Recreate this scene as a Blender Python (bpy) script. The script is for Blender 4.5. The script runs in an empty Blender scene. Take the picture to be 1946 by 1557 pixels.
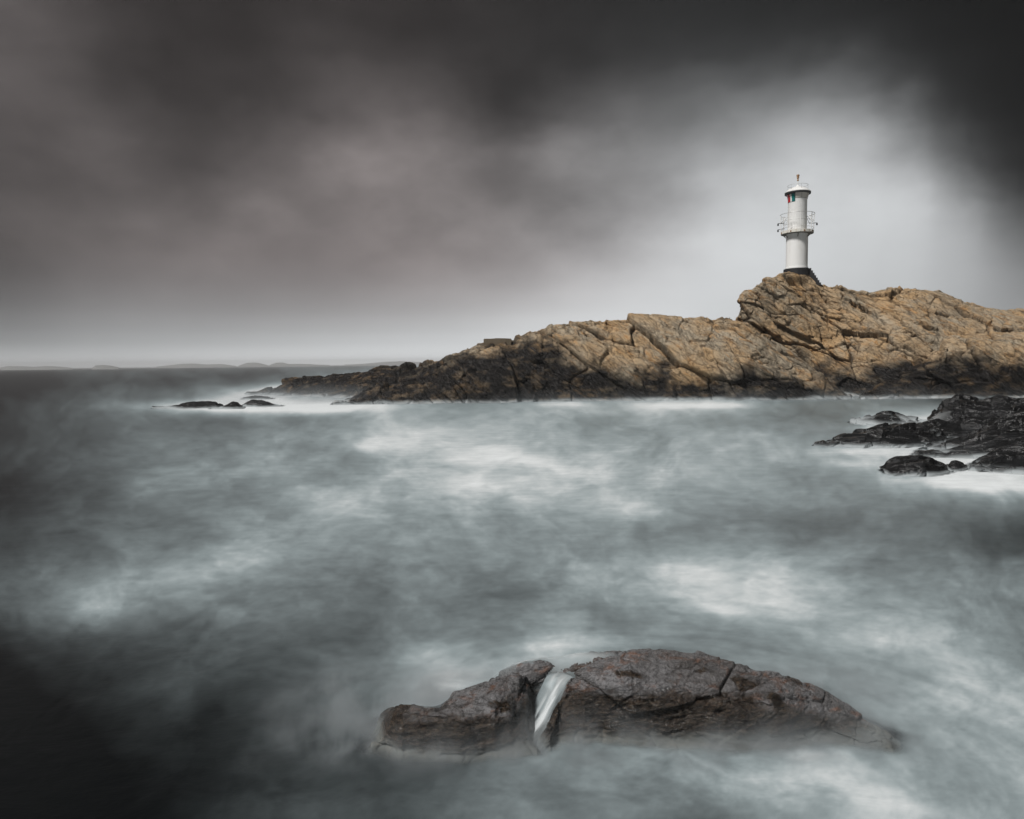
import bpy, bmesh, math
import numpy as np
from mathutils import Matrix, Vector

R = math.radians
scene = bpy.context.scene
COL = scene.collection

# ------------------------------------------------------------------ camera
W0, H0, F0 = 1946.0, 1557.0, 1350.0
CX, CY = W0 / 2, H0 / 2
EYE = np.array([0.0, 0.0, 2.3])
PITCH, ROLL = R(3.71), R(0.58)
fw = np.array([0, math.cos(PITCH), -math.sin(PITCH)])
r0 = np.array([1.0, 0, 0])
u0 = np.array([0, math.sin(PITCH), math.cos(PITCH)])
up = u0 * math.cos(ROLL) + r0 * math.sin(ROLL)
rt = r0 * math.cos(ROLL) - u0 * math.sin(ROLL)
cam = bpy.data.objects.new('camera', bpy.data.cameras.new('camera'))
COL.objects.link(cam)
cam.data.sensor_width = 36
cam.data.lens = 36 * F0 / W0
cam.data.clip_start = 0.05
cam.data.clip_end = 40000
M = Matrix.Identity(4)
for i in range(3):
    M[i][0], M[i][1], M[i][2], M[i][3] = rt[i], up[i], -fw[i], EYE[i]
cam.matrix_world = M
scene.camera = cam

EXPOSURE = 1.3
SUN_EL, SUN_AZ = R(52), R(-127)         # azimuth from +Y (view direction) clockwise: behind the left shoulder
SUN_POWER = 1.5
vs = scene.view_settings
vs.view_transform = 'Standard'
vs.look = 'None'
vs.exposure = EXPOSURE
vs.gamma = 1
scene.cycles.max_bounces = 6
scene.cycles.transparent_max_bounces = 8
scene.cycles.volume_bounces = 0


def unproj(px, py, Y):
    px, py, Y = np.broadcast_arrays(np.asarray(px, float), np.asarray(py, float), np.asarray(Y, float))
    d = fw + ((px - CX) / F0)[..., None] * rt + ((CY - py) / F0)[..., None] * up
    return EYE + d * (Y / d[..., 1])[..., None]


def project(P):
    d = P - EYE
    w = d @ fw
    w = np.where(w < 0.02, 0.02, w)
    return CX + F0 * (d @ rt) / w, CY - F0 * (d @ up) / w


def ground(px, py, z=0.0):
    d = fw + (px - CX) / F0 * rt + (CY - py) / F0 * up
    return EYE + d * ((z - EYE[2]) / d[2])


def lin(s):
    s = np.asarray(s, float) / 255
    return np.where(s < .04045, s / 12.92, ((s + .055) / 1.055) ** 2.4)


def sstep(a, b, x):
    t = np.clip((x - a) / (b - a), 0, 1)
    return t * t * (3 - 2 * t)


def grid_lookup(gx, gy, T, x, y):
    """smooth (Catmull-Rom) interpolation of a table on a non-uniform grid"""
    def wts(g, v):
        v = np.clip(v, g[0], g[-1])
        i = np.clip(np.searchsorted(g, v) - 1, 0, len(g) - 2)
        t = (v - g[i]) / (g[i + 1] - g[i])
        t2, t3 = t * t, t * t * t
        return [np.clip(i + k, 0, len(g) - 1) for k in (-1, 0, 1, 2)], \
               [-.5 * t3 + t2 - .5 * t, 1.5 * t3 - 2.5 * t2 + 1, -1.5 * t3 + 2 * t2 + .5 * t, .5 * t3 - .5 * t2]
    ix, wx = wts(np.asarray(gx, float), x)
    iy, wy = wts(np.asarray(gy, float), y)
    out = 0
    for a in range(4):
        for b in range(4):
            out = out + T[iy[a], ix[b]] * wy[a] * wx[b]
    return out


# ------------------------------------------------------------------ node helpers
class NT:
    def __init__(s, tree):
        s.t, s.n, s.l = tree, tree.nodes, tree.links

    def new(s, typ, **kw):
        nd = s.n.new(typ)
        for k, v in kw.items():
            setattr(nd, k, v)
        return nd

    def put(s, sock, v):
        if isinstance(v, bpy.types.NodeSocket):
            s.l.new(v, sock)
        elif v is not None:
            if isinstance(v, (tuple, list)) and len(v) == 3 and sock.type == 'RGBA':
                v = (*v, 1)
            sock.default_value = v

    def m(s, op, a, b=None, c=None, clamp=False):
        nd = s.new('ShaderNodeMath', operation=op, use_clamp=clamp)
        for i, v in enumerate((a, b, c)):
            if v is not None:
                s.put(nd.inputs[i], v)
        return nd.outputs[0]

    def vm(s, op, a, b=None):
        nd = s.new('ShaderNodeVectorMath', operation=op)
        s.put(nd.inputs[0], a)
        if b is not None:
            s.put(nd.inputs[1], b)
        return nd.outputs[0]

    def mix(s, f, a, b, mode='MIX'):
        nd = s.new('ShaderNodeMix', data_type='RGBA', blend_type=mode, clamp_factor=True)
        s.put(nd.inputs[0], f)
        s.put(nd.inputs[6], a)
        s.put(nd.inputs[7], b)
        return nd.outputs[2]

    def noise(s, vec, scale, detail=4, rough=.55, dist=0.0):
        nd = s.new('ShaderNodeTexNoise')
        s.put(nd.inputs['Vector'], vec)
        nd.inputs['Scale'].default_value = scale
        nd.inputs['Detail'].default_value = detail
        nd.inputs['Roughness'].default_value = rough
        nd.inputs['Distortion'].default_value = dist
        return nd.outputs[0]

    def rng(s, v, a, b, c=0.0, d=1.0, smooth=True):
        nd = s.new('ShaderNodeMapRange', interpolation_type='SMOOTHSTEP' if smooth else 'LINEAR')
        for i, q in enumerate((v, a, b, c, d)):
            s.put(nd.inputs[i], q)
        return nd.outputs[0]

    def attr(s, name):
        return s.new('ShaderNodeAttribute', attribute_name=name).outputs['Fac']

    def mapping(s, vec, scale=(1, 1, 1), rot=(0, 0, 0)):
        nd = s.new('ShaderNodeMapping')
        s.put(nd.inputs[0], vec)
        nd.inputs['Rotation'].default_value = rot
        nd.inputs['Scale'].default_value = scale
        return nd.outputs[0]

    def ramp(s, v, stops, interp='B_SPLINE'):
        nd = s.new('ShaderNodeValToRGB')
        cr = nd.color_ramp
        cr.interpolation = interp
        while len(cr.elements) < len(stops):
            cr.elements.new(1.0)
        for e, (p, c) in zip(cr.elements, stops):
            e.position = p
            e.color = (c, c, c, 1) if not isinstance(c, (tuple, list)) else (*c, 1)
        s.put(nd.inputs[0], v)
        return nd.outputs[0]


# ------------------------------------------------------------------ world: storm sky
SKX = [0, 120, 240, 365, 490, 610, 730, 850, 970, 1090, 1210, 1335, 1460, 1580, 1700, 1820, 1946]
SKY = [0, 75, 150, 225, 300, 375, 450, 525, 600, 650, 690]
SKV = np.array([
    [92, 74, 57, 52, 54, 56, 54, 50, 48, 46, 43, 42, 41, 38, 33, 27, 22],
    [90, 78, 56, 51, 54, 60, 60, 53, 49, 50, 54, 58, 56, 50, 42, 31, 23],
    [86, 82, 64, 52, 58, 74, 74, 62, 51, 57, 76, 92, 98, 92, 74, 42, 24],
    [80, 86, 80, 62, 74, 92, 96, 86, 58, 92, 106, 116, 146, 152, 130, 64, 24],
    [80, 86, 86, 66, 92, 114, 120, 112, 94, 122, 132, 158, 182, 188, 168, 100, 36],
    [80, 88, 96, 92, 104, 114, 122, 122, 112, 122, 140, 184, 203, 206, 196, 148, 58],
    [82, 92, 102, 108, 114, 118, 124, 128, 130, 138, 172, 202, 210, 208, 200, 172, 98],
    [90, 104, 116, 120, 122, 128, 134, 142, 152, 172, 198, 212, 212, 206, 196, 178, 130],
    [116, 130, 140, 146, 150, 156, 164, 176, 194, 210, 216, 214, 208, 200, 188, 174, 144],
    [146, 156, 166, 176, 184, 194, 204, 214, 222, 226, 222, 214, 206, 196, 184, 170, 148],
    [196, 204, 214, 226, 238, 244, 248, 250, 246, 236, 226, 212, 204, 194, 182, 168, 150]], float)


def sky_luma(az, el):
    """scene-linear sky brightness for a direction (radians); outside the photographed part it fades to a mean overcast"""
    d = np.stack([np.sin(az) * np.cos(el), np.cos(az) * np.cos(el), np.sin(el)], -1)
    px, py = project(EYE + d)
    v = lin(np.maximum(grid_lookup(SKX, SKY, SKV, px, py), 9))
    side = sstep(R(37), R(75), np.abs(az))
    top = sstep(R(29), R(48), el)
    mean = lin(np.interp(np.degrees(el), [0, 8, 25, 45, 90], [150, 100, 52, 54, 62]))
    v = v * (1 - side) + mean * side
    v = v * (1 - top) + mean * top
    return v / 2 ** EXPOSURE


AZL, ELH = R(100), R(60)
az_s = np.radians([-100, -75, -60, -50, -44, -38, -35, -32, -29, -26, -23, -20, -16, -12, -8, -4, 0, 4, 8, 12, 15, 18, 21, 24, 27, 30, 33, 36, 42, 52, 75, 100])
el_s = np.radians([0, .8, 1.6, 2.5, 4, 6, 8, 10, 12, 14, 16, 18, 20, 22, 24, 27, 30, 36, 45, 60])
AZ, EL = np.meshgrid(az_s, el_s)
LOGL = np.log(np.maximum(sky_luma(AZ, EL), 1e-4))
mean_l = LOGL.mean()
Um, Sm, Vm = np.linalg.svd(LOGL - mean_l, full_matrices=False)

world = bpy.data.worlds.new('World')
scene.world = world
world.use_nodes = True
world.node_tree.nodes.clear()
w = NT(world.node_tree)
gen = w.new('ShaderNodeTexCoord').outputs['Generated']
nrm = w.vm('NORMALIZE', gen)
wob = w.new('ShaderNodeTexNoise')
wob.inputs['Scale'].default_value = 5.0
wob.inputs['Detail'].default_value = 4.0
wob.inputs['Roughness'].default_value = .55
w.put(wob.inputs['Vector'], w.mapping(nrm, (1, 1, 1.5)))
sepw = w.new('ShaderNodeSeparateColor')
w.put(sepw.inputs[0], wob.outputs['Color'])
sepd = w.new('ShaderNodeSeparateXYZ')
w.put(sepd.inputs[0], nrm)
el0 = w.m('ARCSINE', sepd.outputs[2])
calm = w.rng(el0, R(2), R(13))
wa = w.m('MULTIPLY', w.m('MULTIPLY', w.m('SUBTRACT', sepw.outputs[0], .5), .11), calm)
we = w.m('MULTIPLY', w.m('MULTIPLY', w.m('SUBTRACT', sepw.outputs[1], .5), .08), calm)
az_n = w.m('ADD', w.m('ARCTAN2', sepd.outputs[0], sepd.outputs[1]), wa)
el_n = w.m('MAXIMUM', w.m('ADD', el0, we), 0.0)
fa = w.m('DIVIDE', w.m('ADD', az_n, AZL), 2 * AZL, clamp=True)
fe = w.m('DIVIDE', el_n, ELH, clamp=True)
acc = mean_l
for k in range(8):
    A = Vm[k] * math.sqrt(Sm[k])
    B = Um[:, k] * math.sqrt(Sm[k])
    ra, rb = A.max() - A.min(), B.max() - B.min()
    na = w.ramp(fa, [((z + AZL) / (2 * AZL), (q - A.min()) / ra) for z, q in zip(az_s, A)], 'CARDINAL')
    nb = w.ramp(fe, [(z / ELH, (q - B.min()) / rb) for z, q in zip(el_s, B)], 'CARDINAL')
    va = w.m('MULTIPLY_ADD', na, float(ra), float(A.min()))
    vb = w.m('MULTIPLY_ADD', nb, float(rb), float(B.min()))
    acc = w.m('MULTIPLY_ADD', va, vb, acc)
fine = w.noise(w.mapping(nrm, (1, 1, 1.7)), 9.0, 5, .55)
acc = w.m('MULTIPLY_ADD', w.m('MULTIPLY', w.m('SUBTRACT', fine, .5), calm), w.rng(az_n, R(4), R(18), .95, .34), acc)
lum = w.m('POWER', math.e, acc)
SKY_STRENGTH = 0.1
warm = w.m('MULTIPLY', w.rng(az_n, R(-12), R(20), 1, 0), w.rng(el0, R(1), R(9)))
cloud = w.vm('SCALE', w.mix(warm, (.975, 1.002, 1.022), (1.085, .972, .962)))
w.put(cloud.node.inputs['Scale'], w.m('MULTIPLY', lum, 1 / SKY_STRENGTH))
nish = w.new('ShaderNodeTexSky', sky_type='NISHITA', sun_disc=False, sun_elevation=SUN_EL, sun_rotation=SUN_AZ)
grey = w.new('ShaderNodeHueSaturation')
grey.inputs['Saturation'].default_value = .2
w.put(grey.inputs['Color'], nish.outputs[0])
veil = w.mix(.9994, grey.outputs[0], cloud)       # the overcast hides all but a trace of the clear sky
bg = w.new('ShaderNodeBackground')
w.put(bg.inputs[0], veil)
bg.inputs[1].default_value = SKY_STRENGTH
w.l.new(bg.outputs[0], w.new('ShaderNodeOutputWorld').inputs[0])

sun = bpy.data.objects.new('sun', bpy.data.lights.new('sun', 'SUN'))
COL.objects.link(sun)
sun.data.energy = SUN_POWER
sun.data.angle = R(11)
sun.data.color = (1.0, .98, .955)
sd = Vector((math.sin(SUN_AZ) * math.cos(SUN_EL), math.cos(SUN_AZ) * math.cos(SUN_EL), math.sin(SUN_EL)))
sun.rotation_euler = sd.to_track_quat('Z', 'Y').to_euler()


# ------------------------------------------------------------------ numpy noise
def _hash(ix, iy, iz, seed):
    h = (ix.astype(np.int64) * 374761393 + iy.astype(np.int64) * 668265263 + iz.astype(np.int64) * 2147483647 + seed * 974634777)
    h = (h & 0xffffffff).astype(np.uint32)
    h = (h ^ (h >> 15)) * np.uint32(2246822519)
    h = (h ^ (h >> 13)) * np.uint32(3266489917)
    return h ^ (h >> 16)


def _rnd(h, k):
    h = (h + np.uint32((k * 0x9E3779B9) & 0xffffffff)).astype(np.uint32)
    h = (h ^ (h >> 16)) * np.uint32(0x7feb352d)
    h = (h ^ (h >> 15)) * np.uint32(0x846ca68b)
    return ((h ^ (h >> 16)) >> 8).astype(np.float64) / 16777216.0


def vnoise(P, seed=0):
    """smooth value noise in -1..1"""
    I = np.floor(P)
    f = P - I
    f = f * f * f * (f * (f * 6 - 15) + 10)
    I = I.astype(np.int64)
    out = 0
    for a in (0, 1):
        for b in (0, 1):
            for c in (0, 1):
                wgt = (f[:, 0] if a else 1 - f[:, 0]) * (f[:, 1] if b else 1 - f[:, 1]) * (f[:, 2] if c else 1 - f[:, 2])
                out = out + wgt * _rnd(_hash(I[:, 0] + a, I[:, 1] + b, I[:, 2] + c, seed), 1)
    return out * 2 - 1


def fbm(P, oct=4, gain=.5, seed=0, lac=2.03):
    s, a, n = 0, 1.0, 0
    for k in range(oct):
        s = s + a * vnoise(P * lac ** k + 17.3 * k, seed + k)
        n += a
        a *= gain
    return s / n


def cells(P, seed):
    """Worley cells: random plane height per cell, and edge distance F2-F1"""
    I = np.floor(P).astype(np.int64)
    f1 = np.full(len(P), 9.0)
    f2 = np.full(len(P), 9.0)
    hid = np.zeros(len(P), np.uint32)
    off = np.zeros_like(P)
    for a in (-1, 0, 1):
        for b in (-1, 0, 1):
            for c in (-1, 0, 1):
                h = _hash(I[:, 0] + a, I[:, 1] + b, I[:, 2] + c, seed)
                D = np.stack([P[:, 0] - I[:, 0] - a - _rnd(h, 1), P[:, 1] - I[:, 1] - b - _rnd(h, 2), P[:, 2] - I[:, 2] - c - _rnd(h, 3)], 1)
                d = np.sqrt((D * D).sum(1))
                nr = d < f1
                f2 = np.where(nr, f1, np.minimum(f2, d))
                f1 = np.where(nr, d, f1)
                hid = np.where(nr, h, hid)
                off[nr] = D[nr]
    plane = (_rnd(hid, 4) - .5) * 1.1
    for k in range(3):
        plane = plane + off[:, k] * (_rnd(hid, 5 + k) - .5) * 1.5
    return plane, f2 - f1, _rnd(hid, 9)


def rot(axis, deg):
    return np.array(Matrix.Rotation(R(deg), 3, axis))


def strata(P, period, axis, warp, seed):
    """stepped beds across an axis: random ledge height per bed, and the parting between beds"""
    ax = np.asarray(axis, float) / np.linalg.norm(axis)
    t = P @ ax / period + warp * fbm(P * (.35 / period) ** .5, 3, .5, seed)
    i = np.floor(t).astype(np.int64)
    f = t - i
    z = np.zeros_like(i)
    h0, h1 = _rnd(_hash(i, z, z, seed), 1), _rnd(_hash(i + 1, z, z, seed), 1)
    h = h0 + (h1 - h0) * sstep(.82, 1.0, f)
    # each bed also leans back a little
    return h - .5 + (f - .5) * .35, np.exp(-((1 - f) / .10) ** 2)


def craggy(P, N, levels, RM, aniso, warp, seed, fb=(1.0, .05), beds=(), axis=(.64, -.3, .77)):
    """fractured-rock displacement; returns points, crack mask, block id"""
    Q = (P @ RM.T) / np.asarray(aniso)
    sz0 = levels[0][0]
    Q = Q + warp * sz0 * .3 * np.stack([fbm(Q * (1.1 / sz0), 3, seed=seed + 50 + k) for k in range(3)], 1)
    rough = np.clip(.75 + .9 * fbm(P * (.45 / sz0), 3, .5, seed + 70), .15, 1.5)
    h = 0
    crack = np.zeros(len(P))
    blk = 0
    for k, (size, amp, cw, cd) in enumerate(levels):
        pl, e, rid = cells(Q / size, seed + k)
        m = 1 if k == 0 else rough
        h = h + amp * pl * m
        c = np.exp(-(e / cw) ** 2) * np.clip(m, 0, 1)
        h = h - cd * c
        crack = np.maximum(crack, c * (1.0, .8, .6)[min(k, 2)])
        blk = rid if k == 0 else blk * .6 + rid * .4
    O = N * .45 + np.array([0, -1.0, .25]) * np.clip(-N[:, 1:2] + .25, 0, 1) * .75
    hb = 0
    for k, (per, amp, cd) in enumerate(beds):
        m = np.clip(.6 + 1.1 * fbm(P * (.5 / per) * .5, 3, .5, seed + 90 + k), 0, 1.3)
        b_, c = strata(P + .12 * per * np.stack([pl, pl, pl], 1), per, axis, .9, seed + 95 + k)
        hb = hb + amp * b_ * m - cd * c * np.clip(m, 0, 1)
        crack = np.maximum(crack, c * np.clip(m, 0, 1) * .75)
    h = h + fb[1] * fbm(P * fb[0], 5, .55, seed + 31)
    return P + N * h[:, None] + O * np.asarray(hb).reshape(-1, 1), crack, blk


# ------------------------------------------------------------------ mesh helpers
def hermite(S, n):
    """resample an array (m, ...) along axis 0 to n samples with a gentle Catmull-Rom"""
    m = len(S)
    t = np.linspace(0, m - 1, n)
    i = np.clip(np.floor(t).astype(int), 0, m - 2)
    f = (t - i).reshape(-1, *([1] * (S.ndim - 1)))
    T = np.zeros_like(S)
    T[1:-1] = (S[2:] - S[:-2]) * .5
    T[0], T[-1] = S[1] - S[0], S[-1] - S[-2]
    dl = S[1:] - S[:-1]
    T[1:-1] = np.where(dl[1:] * dl[:-1] <= 0, 0, T[1:-1])
    f2, f3 = f * f, f ** 3
    return S[i] * (2 * f3 - 3 * f2 + 1) + T[i] * (f3 - 2 * f2 + f) + S[i + 1] * (-2 * f3 + 3 * f2) + T[i + 1] * (f3 - f2)


def even(G, axis, n):
    """re-space a (a,b,3) grid so that columns are even in arc length along axis"""
    if axis == 1:
        return even(G.transpose(1, 0, 2), 0, n).transpose(1, 0, 2)
    d = np.linalg.norm(np.diff(G, axis=0), axis=2).mean(1)
    s = np.concatenate([[0], np.cumsum(d)])
    q = np.linspace(0, s[-1], n)
    i = np.clip(np.searchsorted(s, q) - 1, 0, len(s) - 2)
    f = ((q - s[i]) / np.maximum(s[i + 1] - s[i], 1e-9))[:, None, None]
    return G[i] * (1 - f) + G[i + 1] * f


def grid_normals(G):
    du = np.gradient(G, axis=0)
    dv = np.gradient(G, axis=1)
    n = np.cross(du, dv)
    n /= np.maximum(np.linalg.norm(n, axis=2, keepdims=True), 1e-9)
    return n


def grid_faces(a, b, base=0, wrap=False):
    i, j = np.meshgrid(np.arange(a - 1), np.arange(b if wrap else b - 1), indexing='ij')
    j2 = (j + 1) % b
    return (base + np.stack([i * b + j, (i + 1) * b + j, (i + 1) * b + j2, i * b + j2], -1)).reshape(-1, 4)


def np_mesh(name, V, Fq, mat, parent=None, attrs=None, smooth=True):
    me = bpy.data.meshes.new(name)
    me.vertices.add(len(V))
    me.vertices.foreach_set('co', np.ascontiguousarray(V, np.float32).ravel())
    me.loops.add(Fq.size)
    me.loops.foreach_set('vertex_index', np.ascontiguousarray(Fq, np.int32).ravel())
    me.polygons.add(len(Fq))
    me.polygons.foreach_set('loop_start', np.arange(0, Fq.size, Fq.shape[1], dtype=np.int32))
    me.polygons.foreach_set('use_smooth', np.full(len(Fq), smooth))
    me.update(calc_edges=True)
    for k, v in (attrs or {}).items():
        at = me.attributes.new(k, 'FLOAT', 'POINT')
        at.data.foreach_set('value', np.ascontiguousarray(v, np.float32))
    me.materials.append(mat)
    o = bpy.data.objects.new(name, me)
    COL.objects.link(o)
    if parent:
        o.parent = parent
    return o


def tag(o, label=None, cat=None, group=None, kind=None):
    for k, v in (('label', label), ('category', cat), ('group', group), ('kind', kind)):
        if v:
            o[k] = v
    return o


# ------------------------------------------------------------------ materials
def new_mat(name):
    mt = bpy.data.materials.new(name)
    mt.use_nodes = True
    mt.node_tree.nodes.clear()
    t = NT(mt.node_tree)
    out = t.new('ShaderNodeOutputMaterial')
    b = t.new('ShaderNodeBsdfPrincipled')
    t.l.new(b.outputs[0], out.inputs[0])
    return mt, t, b, out


def paint(name, col, rough=.5, metal=0.0, stain=None, amt=.35, scale=3.0, bump=0.0):
    mt, t, b, _ = new_mat(name)
    pos = t.new('ShaderNodeTexCoord').outputs['Object']
    n = t.noise(t.mapping(pos, (1, 1, .22)), scale, 6, .6)
    c = t.mix(t.rng(n, .48, .75, 0, amt), col, stain or tuple(x * .75 for x in col))
    t.put(b.inputs['Base Color'], c)
    t.put(b.inputs['Roughness'], t.rng(n, .3, .7, rough - .08, rough + .1))
    b.inputs['Metallic'].default_value = metal
    if bump:
        bp = t.new('ShaderNodeBump')
        bp.inputs['Strength'].default_value = bump
        t.put(bp.inputs['Height'], t.noise(pos, 14, 5))
        t.l.new(bp.outputs[0], b.inputs['Normal'])
    return mt


def rock_mat(name, cols, dark, fscale, strata_rot, strata=(1, 1, 3.2), bump=.6, wet_r=.3, dry_r=.8, wash=.8, seams=.55, froth=(.70, .76, .78), spec=.4):
    """cols: warm, ochre, grey, deep brown; attributes wet with painted shade (0..1) and crack (0..1) come from the mesh"""
    mt, t, b, _ = new_mat(name)
    pos = t.new('ShaderNodeTexCoord').outputs['Object']
    sp = t.mapping(t.mapping(pos, (1, 1, 1), strata_rot), strata)
    n1 = t.noise(pos, .35 * fscale, 5, .6, .4)
    n2 = t.noise(sp, 1.1 * fscale, 7, .62, .5)
    n3 = t.noise(sp, 4.0 * fscale, 6, .65, .3)
    n4 = t.noise(pos, 13 * fscale, 5, .6)
    c = t.mix(t.rng(n1, .4, .62), cols[0], cols[2])
    c = t.mix(t.rng(n2, .5, .68, 0, .85), c, cols[1])
    c = t.mix(t.rng(t.attr('block'), .3, .8, 0, .45), c, cols[2])
    c = t.mix(t.rng(n3, .53, .72, 0, .8), c, cols[3])
    c = t.mix(t.rng(n4, .55, .75, 0, .5), c, cols[3])
    c = t.mix(t.rng(n4, .2, .42, .35, 0), c, tuple(min(1, x * 1.35) for x in cols[0]))
    # thin dark broken seams: the zero lines of a noise drawn out along the bedding
    ridge = t.m('ABSOLUTE', t.m('SUBTRACT', t.noise(sp, .8 * fscale, 6, .6, .6), .5))
    ridge2 = t.m('ABSOLUTE', t.m('SUBTRACT', t.noise(t.mapping(pos, (1.3, 1, .8)), 1.7 * fscale, 5, .6, .8), .5))
    seam = t.m('MAXIMUM', t.rng(ridge, 0.0, .018, 1, 0), t.m('MULTIPLY', t.rng(ridge2, 0.0, .02, 1, 0), t.rng(n1, .42, .6)))
    c = t.mix(t.m('MULTIPLY', seam, seams), c, dark)
    c = t.mix(t.m('MULTIPLY', t.attr('crack'), .55), c, dark)
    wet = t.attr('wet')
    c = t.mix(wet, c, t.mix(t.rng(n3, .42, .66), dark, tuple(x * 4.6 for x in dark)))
    ws = t.m('MULTIPLY', t.m('POWER', t.attr('wash'), 1.6), wash)
    c = t.mix(ws, c, froth)
    t.put(b.inputs['Base Color'], c)
    rg_ = t.m('ADD', t.m('MULTIPLY_ADD', wet, wet_r - dry_r, dry_r), t.m('MULTIPLY_ADD', n4, .2, -.1))
    t.put(b.inputs['Roughness'], t.m('MAXIMUM', rg_, t.rng(t.attr('wash'), .05, .5)))
    b.inputs['Specular IOR Level'].default_value = spec
    h = t.m('ADD', t.m('MULTIPLY', n2, .5), t.m('ADD', t.m('MULTIPLY', n3, .3), t.m('MULTIPLY', n4, .12)))
    h = t.m('SUBTRACT', h, t.m('MULTIPLY', seam, .25 * seams))
    h = t.m('ADD', h, t.m('MULTIPLY', t.m('MINIMUM', ridge, .12), 1.1))
    bp = t.new('ShaderNodeBump')
    t.put(bp.inputs['Strength'], t.m('MULTIPLY', t.m('SUBTRACT', 1.0, t.m('MULTIPLY', t.attr('wash'), .85)), bump))
    bp.inputs['Distance'].default_value = .35 / fscale
    t.put(bp.inputs['Height'], h)
    t.l.new(bp.outputs[0], b.inputs['Normal'])
    return mt


DIAG = (0, R(-40), 0)
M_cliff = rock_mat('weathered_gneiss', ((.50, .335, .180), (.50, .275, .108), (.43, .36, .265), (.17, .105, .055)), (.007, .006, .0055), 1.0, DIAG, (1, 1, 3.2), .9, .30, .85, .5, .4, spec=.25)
M_dark = rock_mat('wet_black_rock', ((.008, .0076, .0076), (.011, .0095, .009), (.024, .024, .0255), (.003, .003, .003)), (.002, .002, .002), 2.2, (0, R(15), 0), (1, 1, 3), .42, .17, .30, .5, spec=.5)
M_front = rock_mat('wet_reef_rock', ((.105, .099, .097), (.17, .088, .056), (.185, .182, .186), (.030, .026, .023)), (.016, .0115, .008), 7.0, (R(10), R(8), 0), (1, 1, 2.4), .9, .11, .28, .5, .25, (.22, .24, .23))

# ------------------------------------------------------------------ rock lofts
RELIEF = []     # (V) of all rocks, for the sea's depth map


def loft(ridge, Yr, Yb, prof, step, ends=(1, 1), oval=False):
    """ridge: (px,py) silhouette; Yr, Yb: depth of ridge and of the waterline, as (px -> Y) tables;
    prof: list of (s, z): s 0 at the waterline, 1 at the ridge, >1 behind; z as a share of the ridge height (or metres below 0)"""
    rp = np.array(ridge, float)
    n = max(24, int((rp[-1, 0] - rp[0, 0]) / 4))
    px = np.linspace(rp[0, 0], rp[-1, 0], n)
    py = np.interp(px, rp[:, 0], rp[:, 1])
    yr = np.interp(px, *zip(*Yr))
    yb = np.interp(px, *zip(*Yb))
    if oval:                                # rounded footprint: the waterline closes in at both ends
        q = np.linspace(0, 1, n)
        yb = yr - (yr - yb) * np.clip(np.sin(np.pi * q), .02, 1) ** .5
    Rg = unproj(px, py, yr)
    zr = np.maximum(Rg[:, 2], .02)
    C = []
    for s, z in prof:
        Y = yb + (yr - yb) * s
        X = Rg[:, 0] * Y / yr
        Z = np.where(z < 0, z * np.ones(n), zr * z)
        C.append(np.stack([X, Y, Z], 1))
    C = np.stack(C, 1)                      # (n, k, 3)
    if ends[0]:
        e = C[:1].copy(); e[..., 2] = np.minimum(e[..., 2], 0) - .8; e[..., 0] -= step * 2; C = np.concatenate([e, C])
    if ends[1]:
        e = C[-1:].copy(); e[..., 2] = np.minimum(e[..., 2], 0) - .8; e[..., 0] += step * 2; C = np.concatenate([C, e])
    G = hermite(C.transpose(1, 0, 2), len(prof) * 8)
    lt = np.linalg.norm(np.diff(G, axis=0), axis=2).sum(0).max()
    G = even(G, 0, max(12, int(lt / step)))
    lu = np.linalg.norm(np.diff(G, axis=1), axis=2).sum(1).mean()
    G = even(G, 1, max(12, int(lu / step)))
    return G


def rock_object(name, bodies, mat, levels, RM, aniso, warp, seed, wet, fb, beds=(), axis=(0, -.3, 1), wash=.2, grow=None):
    Vs, Fs, cr, bl, base = [], [], [], [], 0
    for G in bodies:
        ax = axis
        if isinstance(G, tuple):
            G, ax = G
        a, b = G.shape[:2]
        N = grid_normals(G)
        if N[..., 2].mean() < 0:
            N = -N
        P0 = G.reshape(-1, 3)
        V, c, k = craggy(P0, N.reshape(-1, 3), levels, RM, aniso, warp, seed, fb, beds, ax)
        if grow:
            V = P0 + (V - P0) * np.clip(grow[0] + grow[1] * P0[:, 2:3], grow[0], 1) * (1 - .8 * sstep(7.5, 8.2, P0[:, 2:3]))
        Fs.append(grid_faces(a, b, base)[:, ::-1])
        base += len(V)
        Vs.append(V); cr.append(c); bl.append(k)
    V = np.concatenate(Vs)
    RELIEF.append(V)
    wv = wet(V)
    ws = sstep(1.0, .0, V[:, 2] / wash + .5 * fbm(V * np.array([.2, .3, .3]) / wash, 3, .5, seed + 3))
    return np_mesh(name, V, np.concatenate(Fs), mat, attrs={'wash': ws, 'wet': wv, 'crack': np.concatenate(cr), 'block': np.concatenate(bl)})


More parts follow.
